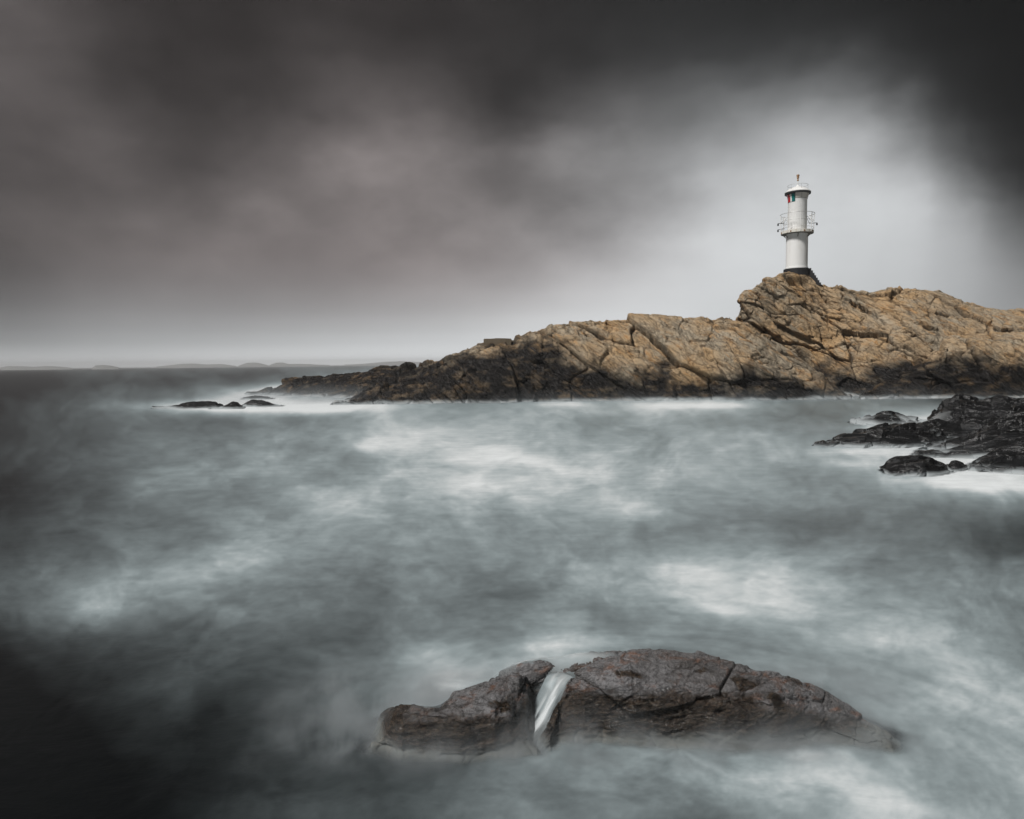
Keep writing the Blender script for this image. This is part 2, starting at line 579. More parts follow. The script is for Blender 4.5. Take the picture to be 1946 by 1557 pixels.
# --- the headland
HS = .052
ST = rot('Y', -38)
HL = [(3.0, .50, .022, .20), (1.25, .27, .03, .12), (.5, .11, .045, .05)]
HB = [(1.15, .50, .12), (.34, .15, .05)]
AX_D, AX_S, AX_T = (.64, -.3, .77), (.80, -.2, .58), (-.22, -.4, .9)
FACE = [(-.25, -1.2), (0, .0), (.12, .34), (.3, .58), (.55, .80), (.8, .95), (1, 1), (1.2, .97), (1.6, .7), (2.2, .2), (2.7, -1.0)]
mound = loft([(1396, 690), (1403, 618), (1405, 578), (1419, 563), (1444, 552), (1452, 534), (1472, 529), (1482, 520), (1500, 516), (1530, 520), (1553, 533), (1574, 542),
              (1600, 540), (1630, 551), (1680, 555), (1725, 552), (1745, 551), (1790, 556), (1835, 572), (1870, 581), (1946, 588), (2100, 606), (2250, 690)],
             [(1396, 48), (1500, 49), (1700, 50), (2250, 52)], [(1396, 47.0), (1540, 47.2), (1600, 46.0), (1650, 44.6), (1720, 43.6), (1800, 44), (2250, 44)],
             [(-.25, -1.2), (0, .0), (.08, .22), (.26, .46), (.5, .70), (.78, .9), (1, 1), (1.25, .99), (1.7, .8), (2.3, .3), (2.8, -1.0)], HS)
shoulder = loft([(900, 700), (930, 670), (960, 655), (985, 637), (1010, 626), (1050, 611), (1110, 607), (1170, 601), (1240, 603), (1300, 611), (1345, 614), (1378, 598), (1404, 600), (1440, 622),
                 (1500, 660), (1560, 710), (1615, 760)],
                [(900, 45.5), (1170, 46.0), (1380, 45.6), (1420, 45.0), (1500, 44.3), (1610, 43.0)], [(900, 42.3), (1200, 42.6), (1400, 42.2), (1610, 42.0)], FACE, HS)
tail_far = loft([(470, 757), (505, 741), (530, 728), (600, 716), (650, 708), (715, 700), (745, 704), (780, 694), (830, 680), (900, 672), (980, 660)],
                [(470, 60), (600, 57), (760, 52), (980, 48)], [(470, 58), (600, 52), (700, 46), (980, 43)],
                [(-.3, -1.0), (0, 0), (.2, .25), (.45, .5), (.7, .8), (.88, .96), (1, 1), (1.3, .8), (1.8, .4), (2.4, -1.0)], HS)
tail_near = loft([(636, 772), (660, 764), (700, 748), (745, 735), (800, 716), (840, 688), (880, 671), (925, 656), (985, 648), (1020, 690)],
                 [(636, 43), (750, 44.5), (1020, 45.5)], [(636, 41.8), (760, 41.8), (1020, 42.2)], FACE, HS)
buttress = loft([(1690, 735), (1712, 708), (1745, 690), (1786, 668), (1794, 640), (1810, 634), (1870, 632), (1946, 630), (2100, 636), (2200, 680)],
                [(1690, 44.0), (1800, 45.8), (2200, 47)], [(1690, 43), (1795, 42.2), (2200, 42)],
                [(-.25, -1.2), (0, 0), (.06, .42), (.22, .74), (.6, .93), (1, 1), (1.4, 1.0), (2, .9), (3, .6)], HS)
foot = loft([(1640, 752), (1668, 735), (1700, 720), (1730, 712), (1765, 718), (1800, 734), (1850, 748), (1900, 754)],
            [(1640, 43), (1740, 43.4), (1900, 43)], [(1640, 42), (1900, 42)], FACE, HS)
lump = loft([(1905, 640), (1915, 618), (1930, 610), (1960, 606), (2000, 625)], [(1900, 47), (2000, 47)], [(1900, 46), (2000, 46)], FACE, HS)


def wet_shade_head(V):
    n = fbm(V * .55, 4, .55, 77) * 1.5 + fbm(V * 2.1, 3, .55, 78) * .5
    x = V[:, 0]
    top = np.interp(x, [-25, -12, -5, 0, 2.5, 4.5, 7, 9, 20, 24, 30, 45], [3.6, 3.0, 3.1, 3.8, 3.7, 2.6, 1.7, 1.4, 1.5, 2.2, 1.9, 1.8])  # tidal black, carried higher on the left face as painted-in vignette shade
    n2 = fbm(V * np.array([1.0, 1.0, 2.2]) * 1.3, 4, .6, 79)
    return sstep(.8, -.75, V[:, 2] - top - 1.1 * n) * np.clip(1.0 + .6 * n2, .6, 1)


head = rock_object('headland', [(mound, AX_S), (shoulder, AX_D), (tail_far, AX_T), (tail_near, AX_T), (buttress, (.3, -.2, .93)), (foot, AX_D), (lump, AX_T)], M_cliff, HL, ST, (2.2, 1.2, .75), .6, 14, wet_shade_head, (1.6, .05), HB, AX_D, .3, (.55, .15))
tag(head, 'craggy brown rock headland with a black waterline, carrying the lighthouse and tapering left', 'headland', kind='structure')

# --- washed rocks off the tip
def wet_all(V):
    return np.clip(.5 + fbm(V * np.array([1.6, 2, 4]), 4, .55, 5) * .9, 0, .95)


DL = [(.9, .13, .07, .03), (.38, .06, .09, .02)]
TIP = rot('Y', 14)
LOW = [(-1.2, -1.0), (-.3, -.4), (0, 0), (.25, .5), (.6, .9), (1, 1), (1.4, .8), (2, .3), (3, -.8)]
tips = [
    ([(290, 782), (318, 775), (337, 770), (356, 764), (380, 762), (408, 763), (424, 769)], 40.0, 39.0, 'long flat black rock awash, outermost off the tip of the headland'),
    ([(398, 785), (412, 778), (428, 771), (442, 764), (452, 765), (460, 773), (466, 781)], 39.2, 38.3, 'small pointed black rock between two flatter rocks off the headland tip'),
    ([(460, 772), (468, 764), (479, 759), (498, 760), (515, 766), (536, 774)], 41.0, 40.0, 'rounded black rock in white foam nearest the headland tip'),
    ([(462, 757), (480, 753), (500, 753), (518, 757)], 50.0, 49.0, 'thin dark sliver of rock showing behind the rounded rock at the tip'),
]
for i, (rd, yr, yb, lb) in enumerate(tips):
    g = loft(rd, [(0, yr), (2000, yr)], [(0, yb), (2000, yb)], LOW, .05, oval=True)
    o = rock_object('sea_rock', [g], M_dark, [(.9, .08, .07, .02), (.38, .05, .09, .02)], TIP, (1.8, 1, .8), .4, 40 + i, wet_all, (3, .03), [(.3, .07, .02)], (-.2, -.3, .9), .14, (.55, 1.0))
    tag(o, lb, 'rock')

# --- dark outcrop on the right
RS = .028
g1 = loft([(1764, 800), (1772, 793), (1781, 779), (1789, 780), (1791, 769), (1813, 765), (1821, 757), (1840, 761), (1868, 766), (1901, 761), (1930, 764), (1960, 758), (2100, 745), (2300, 760), (2400, 800)],
          [(1764, 25), (2400, 25)], [(1764, 23.6), (1850, 21), (2400, 20)], FACE, RS)
g2 = loft([(1735, 822), (1741, 807), (1755, 801), (1779, 797), (1798, 801), (1840, 803), (1900, 800), (2000, 790), (2100, 790), (2200, 830)],
          [(1735, 22.4), (2200, 22.4)], [(1735, 21.2), (1800, 20.5), (2200, 19)], FACE, RS)
g4 = loft([(1744, 866), (1776, 851), (1805, 844), (1839, 832), (1873, 819), (1911, 806), (1960, 795), (2100, 785), (2250, 840)],
          [(1744, 17.2), (1850, 19), (2250, 20)], [(1744, 16.7), (1850, 16.4), (2250, 15.5)], FACE, RS)
g5 = loft([(1842, 884), (1850, 876), (1873, 861), (1897, 854), (1923, 850), (1960, 845), (2100, 830), (2250, 880)],
          [(1842, 14.9), (1950, 15.6), (2250, 16)], [(1842, 14.6), (1950, 14.0), (2250, 13.5)], FACE, RS)
GL = [(.9, .20, .022, .07), (.42, .17, .035, .04), (.17, .028, .05, .012)]
GB = [(.45, .30, .06), (.14, .07, .02)]
o = rock_object('shore_outcrop', [g1, g2, g4, g5], M_dark, GL, rot('Y', 16), (1.8, 1, .7), .4, 60, wet_all, (4, .02), GB, (-.25, -.2, .95), .13, (.4, .8))
tag(o, 'jagged black wet rock outcrop running out of the picture at the right edge', 'rock')
g3 = loft([(1552, 850), (1578, 839), (1604, 829), (1648, 825), (1669, 818), (1707, 814), (1740, 814), (1780, 822), (1810, 842)],
          [(1552, 19.2), (1700, 20.6), (1810, 20)], [(1552, 18.7), (1700, 18.4), (1810, 18.6)], FACE, RS, oval=True)
tag(rock_object('rock_slab', [g3], M_dark, GL[1:], rot('Y', 8), (2, 1, .6), .35, 70, wet_all, (4, .02), [(.2, .06, .015)], (-.1, -.2, .97), .12, (.55, 1.4)),
    'low flat wet rock slab reaching left into the foam from the black outcrop', 'rock')
DOME = [(-.6, -.8), (-.15, -.25), (0, 0), (.18, .5), (.5, .85), (1, 1), (1.5, .85), (2.0, .4), (2.6, -.7)]
g6 = loft([(1674, 889), (1682, 884), (1697, 877), (1731, 871), (1755, 870), (1775, 874), (1790, 883), (1800, 894), (1811, 906)],
          [(1670, 14.6), (1811, 14.6)], [(1670, 13.9), (1811, 13.9)], DOME, .02, oval=True)
tag(rock_object('sea_rock', [g6], M_dark, GL[1:], rot('Y', 14), (2, 1, .6), .3, 80, wet_all, (4, .015), [(.22, .05, .015)], (.25, -.3, .9), .09, (.55, 1.4)),
    'domed grey-black rock standing alone in white foam below the black outcrop', 'rock')
g7 = loft([(1620, 808), (1636, 798), (1667, 789), (1695, 787), (1719, 792), (1745, 800), (1760, 806)],
          [(1600, 26), (1780, 26)], [(1600, 24.6), (1780, 24.6)], DOME, .03, oval=True)
tag(rock_object('sea_rock', [g7], M_dark, GL[1:], rot('Y', 14), (2, 1, .6), .3, 85, wet_all, (4, .015), [], (0, 0, 1), .3, (.55, 1.4)),
    'rounded pale rock veiled by water behind the flat slab', 'rock')
g8 = loft([(1803, 884), (1808, 877), (1818, 876), (1830, 884), (1838, 890)], [(1800, 14.8), (1840, 14.8)], [(1800, 14.5), (1840, 14.5)], DOME, .02, oval=True)
tag(rock_object('sea_rock', [g8], M_dark, GL[2:], rot('Y', 14), (2, 1, .6), .3, 88, wet_all, (4, .01), [], (0, 0, 1), .06, (.55, 1.4)),
    'tiny dark rock in the foam gap between the dome rock and the outcrop', 'rock')


# --- front reef
def reef(back, front, front_low, zf, zb, step):
    """back/front: (px,py) edges of the top; zf/zb: (px,z) heights of those edges; front_low: (px,py) of the waterline in front"""
    pxs = np.arange(back[0][0], back[-1][0] + .1, 5.0)
    ip = lambda tab: np.interp(pxs, *zip(*tab))
    def pt(py, z):
        d = fw + ((pxs - CX) / F0)[:, None] * rt + ((CY - py) / F0)[:, None] * up
        return EYE + d * ((z - EYE[2]) / d[:, 2])[:, None]
    B, A, L = pt(ip(back), ip(zb)), pt(ip(front), ip(zf)), pt(ip(front_low), np.zeros(len(pxs)))
    L[:, 1] = np.minimum(L[:, 1], A[:, 1] - .02)
    apron = L + np.array([0, -.10, -.05]); deep = L + np.array([0, -.28, -.14]); deeper = L + np.array([0, -.5, -.34]); foot_ = L + np.array([0, -.7, -.8])
    mid = A * .35 + L * .65 + np.array([0, -.01, .0])
    mid2 = A * .85 + L * .15 + np.array([0, -.012, 0])
    lip = A + (B - A) * .12 + np.array([0, 0, .012])
    t1, t2 = A + (B - A) * .45 + np.array([0, 0, .02]), A + (B - A) * .8 + np.array([0, 0, .012])
    b1 = B + np.array([0, .05, -.03]); b2 = B + np.array([0, .16, -.14]) ; b3 = B + np.array([0, .3, -.4]); b4 = B + np.array([0, .5, -.8])
    C = np.stack([foot_, deeper, deep, apron, L, mid, mid2, A, lip, t1, t2, B, b1, b2, b3, b4], 0)
    e0 = C[:, :1].copy(); e0[..., 2] = np.minimum(e0[..., 2] * .3, 0) - .6; e0[..., 0] -= .5
    e1 = C[:, -1:].copy(); e1[..., 2] = np.minimum(e1[..., 2] * .3, 0) - .6; e1[..., 0] += .6
    C = np.concatenate([e0, C, e1], 1)
    G = hermite(C, 16 * 8)
    lt = np.linalg.norm(np.diff(G, axis=0), axis=2).sum(0).max()
    G = even(G, 0, int(lt / step))
    lu = np.linalg.norm(np.diff(G, axis=1), axis=2).sum(1).mean()
    return even(G, 1, int(lu / step))


FS = .0065
f1 = reef([(1045, 1375), (1060, 1330), (1085, 1290), (1130, 1266), (1175, 1248), (1200, 1234), (1260, 1234), (1340, 1245), (1420, 1264), (1500, 1290), (1570, 1320), (1630, 1358), (1680, 1396)],
          [(1045, 1395), (1060, 1355), (1085, 1316), (1132, 1308), (1172, 1306), (1245, 1311), (1330, 1317), (1381, 1327), (1471, 1334), (1540, 1352), (1620, 1385), (1680, 1404)],
          [(1045, 1408), (1100, 1400), (1300, 1392), (1450, 1396), (1580, 1406), (1640, 1412), (1680, 1408)],
          [(1045, .06), (1085, .24), (1110, .29), (1172, .31), (1330, .30), (1471, .25), (1560, .13), (1630, .035), (1680, -.02)],
          [(1045, .10), (1085, .32), (1200, .40), (1340, .38), (1500, .27), (1590, .13), (1640, .05), (1680, -.01)], FS)
f2 = reef([(715, 1385), (724, 1364), (745, 1349), (787, 1336), (808, 1342), (836, 1346), (861, 1314), (906, 1302), (963, 1291), (998, 1283), (1012, 1290), (1018, 1330), (1022, 1380)],
          [(715, 1420), (735, 1395), (770, 1376), (821, 1364), (878, 1364), (925, 1352), (955, 1350), (975, 1358), (998, 1380), (1022, 1420)],
          [(715, 1392), (735, 1408), (765, 1424), (800, 1432), (900, 1432), (1022, 1425)],
          [(715, -.04), (735, .05), (765, .15), (800, .19), (878, .22), (940, .24), (968, .20), (996, .09), (1022, -.03)],
          [(715, -.01), (745, .11), (787, .20), (836, .2), (870, .27), (980, .30), (1000, .26), (1012, .16), (1022, .02)], FS)
f3 = reef([(935, 1297), (955, 1281), (1000, 1262), (1060, 1252), (1120, 1243), (1172, 1238), (1192, 1246), (1215, 1262)],
          [(935, 1310), (1000, 1290), (1060, 1282), (1120, 1275), (1172, 1268), (1215, 1280)],
          [(935, 1330), (1215, 1320)], [(935, .12), (1000, .22), (1170, .27), (1215, .2)], [(935, .14), (1000, .27), (1170, .33), (1215, .25)], FS * 1.3)


def wet_shade_reef(V):
    bp_ = [(1415, 1300, .10, .05), (1475, 1318, .06, .05), (1190, 1305, .10, .03), (950, 1330, .09, .04), (1330, 1296, .05, .03)]  # shade of the cavities, painted on as dark patches
    blk = sum(np.exp(-((V[:, 0] - ground(x_, y_, .28)[0]) / a_) ** 2 - ((V[:, 1] - ground(x_, y_, .28)[1]) / b_) ** 2) for x_, y_, a_, b_ in bp_)
    thr = np.interp(V[:, 0], [-1.0, -.2, .25, .4, 1.4, 1.75, 2.4], [.20, .20, .20, .285, .265, .15, .0])  # dark front below the lip: tidal brown plus painted-in shade
    return np.clip(sstep(.03, -.03, V[:, 2] - thr + fbm(V * 6, 4, .55, 9) * .05) * .9 + sstep(.2, .5, fbm(V * 5, 4, .55, 19)) * .6 + sstep(.3, .8, blk + .5 * fbm(V * 9, 4, .55, 29)) * .95, 0, 1)


FL = [(.40, .032, .016, .014), (.14, .018, .03, .008), (.045, .0065, .05, .003)]
FBD = [(.13, .040, .010), (.05, .012, .004)]
FR = rot('Y', 8)
o = rock_object('reef_boulder', [f1], M_front, FL, FR, (1.7, 1.2, .7), .4, 90, wet_shade_reef, (14, .005), FBD, (.12, -.35, .93), .09, (.7, 1.6))
tag(o, 'large wet brown and grey boulder with a steep front, tailing right into foam', 'rock')
o = rock_object('reef_boulder', [f2], M_front, FL, FR, (1.7, 1.2, .7), .4, 91, wet_shade_reef, (14, .005), FBD, (-.2, -.35, .9), .08, (.4, 2.2))
tag(o, 'smaller lumpy brown boulder left of the white water chute', 'rock')
o = rock_object('reef_boulder', [f3], M_front, FL, FR, (1.7, 1.2, .7), .4, 92, wet_shade_reef, (14, .005), FBD, (-.2, -.35, .9), .08, (.4, 2.2))
tag(o, 'pale slab washed over by white water behind the chute', 'rock')

# ------------------------------------------------------------------ sea
# sea brightness, vignette included, painted in as foam coverage, from far (top row) to near
FOX = [-300, 0, 120, 240, 365, 490, 610, 730, 850, 970, 1090, 1210, 1335, 1460, 1580, 1700, 1820, 1946, 2300]
FOY = [700, 725, 750, 775, 800, 830, 865, 900, 950, 1000, 1050, 1100, 1150, 1210, 1270, 1330, 1400, 1470, 1557, 1750]
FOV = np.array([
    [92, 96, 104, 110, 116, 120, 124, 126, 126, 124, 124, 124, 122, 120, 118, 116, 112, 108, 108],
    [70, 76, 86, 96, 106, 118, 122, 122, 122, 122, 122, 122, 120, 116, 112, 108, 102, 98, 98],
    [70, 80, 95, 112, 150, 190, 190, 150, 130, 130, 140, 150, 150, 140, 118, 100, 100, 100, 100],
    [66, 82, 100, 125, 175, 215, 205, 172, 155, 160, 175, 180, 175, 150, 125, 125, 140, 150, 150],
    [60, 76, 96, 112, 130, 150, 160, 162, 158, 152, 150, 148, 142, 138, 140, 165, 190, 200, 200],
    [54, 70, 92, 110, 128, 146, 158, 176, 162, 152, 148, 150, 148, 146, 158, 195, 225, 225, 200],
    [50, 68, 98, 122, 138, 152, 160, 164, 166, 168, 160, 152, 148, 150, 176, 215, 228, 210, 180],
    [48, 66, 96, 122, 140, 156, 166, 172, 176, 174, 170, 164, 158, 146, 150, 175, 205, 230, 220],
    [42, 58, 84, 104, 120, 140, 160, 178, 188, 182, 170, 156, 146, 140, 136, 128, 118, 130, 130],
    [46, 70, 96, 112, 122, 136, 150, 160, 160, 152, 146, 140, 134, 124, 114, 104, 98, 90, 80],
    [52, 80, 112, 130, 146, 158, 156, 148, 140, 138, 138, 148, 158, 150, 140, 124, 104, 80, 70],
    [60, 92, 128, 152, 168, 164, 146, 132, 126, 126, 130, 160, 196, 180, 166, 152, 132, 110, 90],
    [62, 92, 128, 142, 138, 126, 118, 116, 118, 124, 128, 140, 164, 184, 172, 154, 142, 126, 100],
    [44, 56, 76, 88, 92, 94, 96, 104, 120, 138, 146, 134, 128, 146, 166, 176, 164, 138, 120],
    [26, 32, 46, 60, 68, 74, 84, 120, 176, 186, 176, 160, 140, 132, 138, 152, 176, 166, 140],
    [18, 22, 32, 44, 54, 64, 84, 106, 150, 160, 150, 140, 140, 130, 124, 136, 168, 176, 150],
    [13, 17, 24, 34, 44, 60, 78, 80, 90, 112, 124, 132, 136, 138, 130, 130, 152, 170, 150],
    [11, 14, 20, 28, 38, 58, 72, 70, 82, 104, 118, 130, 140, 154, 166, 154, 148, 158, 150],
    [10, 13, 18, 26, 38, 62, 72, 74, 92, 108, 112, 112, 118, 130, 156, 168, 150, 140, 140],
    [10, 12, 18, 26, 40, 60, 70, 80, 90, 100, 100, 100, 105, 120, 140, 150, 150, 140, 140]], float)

rows_py = np.concatenate([695 + np.geomspace(.35, 8, 26), np.arange(704, 1560, 2.0), np.arange(1560, 2300, 8.0)])
rr = F0 * EYE[2] / (rows_py - 690.0)
rr = np.concatenate([[9000., 6000., 4000.], rr[rr < 3200],  [.7, .3]])
azc = np.concatenate([np.linspace(-180, -48, 40)[:-1], np.degrees(np.arctan((np.linspace(-1.11, 1.11, 980)))), np.linspace(48, 180, 40)[1:]])
# ring radius is a forward distance inside the picture and a plain radius beside and behind it
ca = np.maximum(np.cos(np.radians(azc)), math.cos(R(48)))
RRg = rr[:, None] / ca[None, :]
X = RRg * np.sin(np.radians(azc))[None, :]
Yw = RRg * np.cos(np.radians(azc))[None, :]
na_, nb_ = X.shape
xf, yf = X.ravel(), Yw.ravel()
PW = np.stack([xf, yf, np.zeros(len(xf))], 1)
ppx, ppy = project(PW)
behind = yf < .4
ppx = np.where(behind, np.where(xf > 0, 2300, -300), ppx)
ppy = np.where(behind, 1750, ppy)
u = np.clip(ppx, -300, 2300)
v = np.clip(ppy, 700, 1750)

# wispy warp of the sea brightness map, in metres on the water, wisps drawn out along the swell
dist = np.hypot(xf, yf)
fade = 1 / (1 + dist / 55.0)
sc = np.stack([xf * .45, yf * .62, 0 * xf], 1)
calmed = sstep(45, 9, dist)
w1 = fbm(sc, 4, .55, 3) * calmed + fbm(sc * .12, 3, .5, 5) * (1 - calmed) * .6 * sstep(200, 60, dist)
w2 = fbm(sc + 40, 4, .55, 4) * calmed
gl0 = F0 * EYE[2] / np.maximum(dist, 2.0)
bx0 = F0 * np.clip(xf / np.maximum(yf, .5), -4, 4)
w1 = fbm(np.stack([bx0 / 170, gl0 ** .85 / 32, 0 * xf], 1), 4, .55, 3)
w2 = fbm(np.stack([bx0 / 170, gl0 ** .85 / 32, 0 * xf + 5], 1), 4, .55, 4)
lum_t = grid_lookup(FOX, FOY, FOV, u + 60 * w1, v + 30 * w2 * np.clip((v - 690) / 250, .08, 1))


def blob(cx, cy, sx, sy, amp, ang=0.0):
    a = R(ang)
    dx, dy = ppx - cx, ppy - cy
    p = (dx * math.cos(a) + dy * math.sin(a)) / sx
    q = (-dx * math.sin(a) + dy * math.cos(a)) / sy
    return amp * np.exp(-(p * p + q * q))


lum_t = lum_t + blob(697, 847, 34, 13, 52) + blob(880, 870, 90, 14, 14, 4) + blob(1020, 880, 100, 11, 34, 14) + blob(860, 935, 60, 16, 14) \
    + blob(640, 775, 90, 8, 40, -6) + blob(440, 772, 140, 10, 120) + blob(520, 746, 110, 11, 120, -10) + blob(610, 772, 90, 9, 100) + blob(1060, 768, 60, 5, 45) + blob(1330, 771, 90, 5, 55) \
    + blob(380, 1090, 110, 16, 34, -14) + blob(170, 1160, 130, 18, 12, -10) + blob(1290, 1080, 70, 26, 40) + blob(1380, 1160, 110, 16, 30, 18) \
    + blob(1640, 858, 90, 8, 50) + blob(1830, 920, 120, 10, 60, 4) + blob(1620, 880, 60, 8, 30) + blob(1700, 800, 90, 8, 30) \
    + blob(830, 1305, 60, 40, 60) + blob(1015, 1415, 60, 30, 50) + blob(1090, 1225, 140, 18, 34, -2) + blob(1640, 1500, 120, 22, 40, 20) + blob(1500, 1420, 120, 22, 30, 16)

# reef-centred swirl near the camera: wisps curl round the boulders
rc = ground(1290, 1420)
ang = np.arctan2(xf - rc[0], yf - rc[1])
rad = np.hypot((xf - rc[0]) * .8, yf - rc[1])
near = sstep(3.6, .6, rad) * sstep(-1.5, .3, xf - rc[0] + .8)
wx, wy = .25 * fbm(np.stack([xf * 1.1, yf * 1.1, 0 * xf], 1), 3, .5, 21), .25 * fbm(np.stack([xf * 1.1, yf * 1.1, 0 * xf + 9], 1), 3, .5, 22)
sw = fbm(np.stack([np.sin(ang) * 1.9 + wx, np.cos(ang) * 1.9 + wy, rad * 4.2 + wy], 1), 5, .6, 23)
ln = fbm(np.stack([(xf + .25 * yf + wx) * 1.25, (yf - .2 * xf + wy) * 2.6, 0 * xf], 1), 6, .6, 24)
mid = fbm(np.stack([xf * .30 + wx, yf * .42 + wy, 0 * xf], 1), 6, .62, 25)
far = fbm(np.stack([xf * .06, yf * .09, 0 * xf], 1), 5, .6, 26)
gl = F0 * EYE[2] / np.maximum(dist, 2.0)
bx = F0 * np.clip(xf / np.maximum(yf, .5), -4, 4)
cw1 = fbm(np.stack([bx / 260, gl ** .85 / 55, 0 * xf], 1), 4, .55, 41)
cw2 = fbm(np.stack([bx / 260, gl ** .85 / 55, 0 * xf + 7], 1), 4, .55, 42)
cl_ = fbm(np.stack([bx / 150 + .9 * cw1 + gl / 900, gl ** .85 / 26 + .9 * cw2 - bx / 900, 0 * xf], 1), 7, .6, 43)
fine_ = fbm(np.stack([bx / 22 + 1.5 * cw1, gl ** .9 / 5.5 + cw2, 0 * xf], 1), 4, .6, 44)
tex = (cl_ * (1 - .7 * near) + sw * near * .8) * .95 + ln * .25 * sstep(14, 4, dist) * (1 - near) + fine_ * .22
lum_t = np.maximum(lum_t, 8) * np.exp(tex * .38)

# sea level: swell heaped on the reef and the chute between the boulders
lev = np.zeros(len(xf))


def heap(px, py, z, sx, sy, amp, ang=0.0):
    c = ground(px, py, z)
    a = R(ang)
    dx, dy = xf - c[0], yf - c[1]
    return amp * np.exp(-(((dx * math.cos(a) + dy * math.sin(a)) / sx) ** 2 + ((-dx * math.sin(a) + dy * math.cos(a)) / sy) ** 2))


lev += .012 * mid * sstep(30, 4, dist)


def spot(px, py, z, sx, sy, ang=0.0):
    return heap(px, py, z, sx, sy, 1.0, ang)


# water running over rock: (where, how thick, how opaque); it follows the rock it runs over
FILMS = [(spot(1062, 1262, .27, .42, .12, -8), .012, .72), (spot(1690, 800, .25, 1.7, 1.0), .03, .75), (spot(830, 1345, .16, .10, .10), .006, .55)]
# the white chute that pours down the gully between the two boulders
c0, c1 = ground(1070, 1282, .28)[:2], ground(1000, 1410, 0)[:2]
cl = np.linalg.norm(c1 - c0)
cd = (c1 - c0) / cl
cs = ((xf - c0[0]) * cd[0] + (yf - c0[1]) * cd[1]) / cl
ct = (xf - c0[0]) * cd[1] - (yf - c0[1]) * cd[0]
cw = np.interp(cs, [-.3, 0, .5, 1, 1.4], [.13, .085, .07, .09, .15]) * np.where(ct > 0, 1.3, .8)
chute = np.exp(-(ct / cw) ** 2) * sstep(-.35, .05, cs) * sstep(1.25, .75, cs)
chute_z = np.interp(cs, [-.4, 0, .25, .6, .95, 1.2], [.26, .235, .17, .07, .0, -.01])
chute_z = chute_z + .14 * np.clip(ct, 0, .2) + .006 * fbm(np.stack([ct * 9, cs * 1.2, 0 * cs], 1), 3, .5, 62)
lev = lev + np.maximum(chute_z - lev, 0) * sstep(.02, .3, chute)
# how much rock shows through the milky water, from the distance to rock standing clear of it
cover = np.ones(len(xf))
top_r = np.full(len(xf), -9.0)
for V in RELIEF:
    Y0 = np.median(V[:, 1])
    cell = max(.016, Y0 * .0045)
    reach = float(np.interp(Y0, [4, 6, 14, 25, 45], [.13, .13, .22, .25, .30]))
    pad = int(reach / cell) + 3
    lo = V[:, :2].min(0) - pad * cell
    nx, ny = (np.ceil((V[:, :2].max(0) - lo) / cell).astype(int) + pad + 1)
    hm = np.full(nx * ny, -9.0)
    k = ((V[:, :2] - lo) / cell).astype(int)
    np.maximum.at(hm, k[:, 0] * ny + k[:, 1], V[:, 2])
    hm = hm.reshape(nx, ny)
    for _ in range(2):                                   # close pinholes
        nb = np.maximum.reduce([np.roll(hm, 1, 0), np.roll(hm, -1, 0), np.roll(hm, 1, 1), np.roll(hm, -1, 1)])
        cnt = sum((np.roll(hm, sh, (0, 1)) > -5).astype(int) for sh in ((1, 0), (-1, 0), (0, 1), (0, -1), (1, 1), (-1, 1), (1, -1), (-1, -1)))
        hm = np.where((hm < -5) & (cnt >= 5), nb, hm)
    D = np.where(hm > .0, 0.0, 9.0)
    for _ in range(pad):
        for sh, c_ in (((1, 0), 1), ((-1, 0), 1), ((0, 1), 1), ((0, -1), 1), ((1, 1), 1.414), ((-1, 1), 1.414), ((1, -1), 1.414), ((-1, -1), 1.414)):
            D = np.minimum(D, np.roll(D, sh, (0, 1)) + c_ * cell)
    hs = np.maximum(hm, -.5)
    h1 = (hs + np.roll(hs, 1, 0) + np.roll(hs, -1, 0) + np.roll(hs, 1, 1) + np.roll(hs, -1, 1)) / 5
    for _ in range(7):
        hs = (hs + np.roll(hs, 1, 0) + np.roll(hs, -1, 0) + np.roll(hs, 1, 1) + np.roll(hs, -1, 1)) / 5
    i, j = ((xf - lo[0]) / cell - .5), ((yf - lo[1]) / cell - .5)
    ok = (i > 0) & (j > 0) & (i < nx - 2) & (j < ny - 2)
    ii, jj = np.where(ok, i, 0).astype(int), np.where(ok, j, 0).astype(int)
    fi, fj = np.where(ok, i - ii, 0), np.where(ok, j - jj, 0)
    bil = lambda A: A[ii, jj] * (1 - fi) * (1 - fj) + A[ii + 1, jj] * fi * (1 - fj) + A[ii, jj + 1] * (1 - fi) * fj + A[ii + 1, jj + 1] * fi * fj
    dd = np.where(ok, bil(D), 9.0)
    rch = reach * (np.interp(yf, [4.35, 4.65], [1, .22]) if Y0 < 7 else 1.0)
    hz_ = np.where(ok, bil(hs), -9.0)
    cover = np.minimum(cover, np.maximum(sstep(-.02, 1.0, dd / rch * (1 + .5 * ln)), sstep(.10, .30, lev - np.where(ok, bil(h1), -9.0))))
    top_r = np.maximum(top_r, np.where(ok, bil(h1), -9.0))
    for m_, th_, op_ in FILMS:
        lev = lev + np.maximum(hz_ + th_ - lev, 0) * sstep(.08, .3, m_) * (hz_ > -.3)
alpha = cover
alpha = np.where(yf < 7, np.maximum(alpha, .6 * sstep(.0, .09, -(top_r - lev) + .04 * ln)), alpha)
for m_, th_, op_ in FILMS:
    alpha = np.maximum(alpha, sstep(.08, 1.0, m_) * op_ * np.clip(1 + .6 * ln, .4, 1.1))
    lum_t = lum_t + m_ * 35 * (op_ > .6)
streak = fbm(np.stack([ct * 55, cs * 2.2, 0 * cs], 1), 3, .6, 61)
alpha = np.maximum(alpha, chute ** .8 * np.clip(.56 + 1.1 * streak, .12, .88))
lum_t = lum_t + chute * (60 + 50 * streak)
alpha = np.clip(alpha, 0, 1)

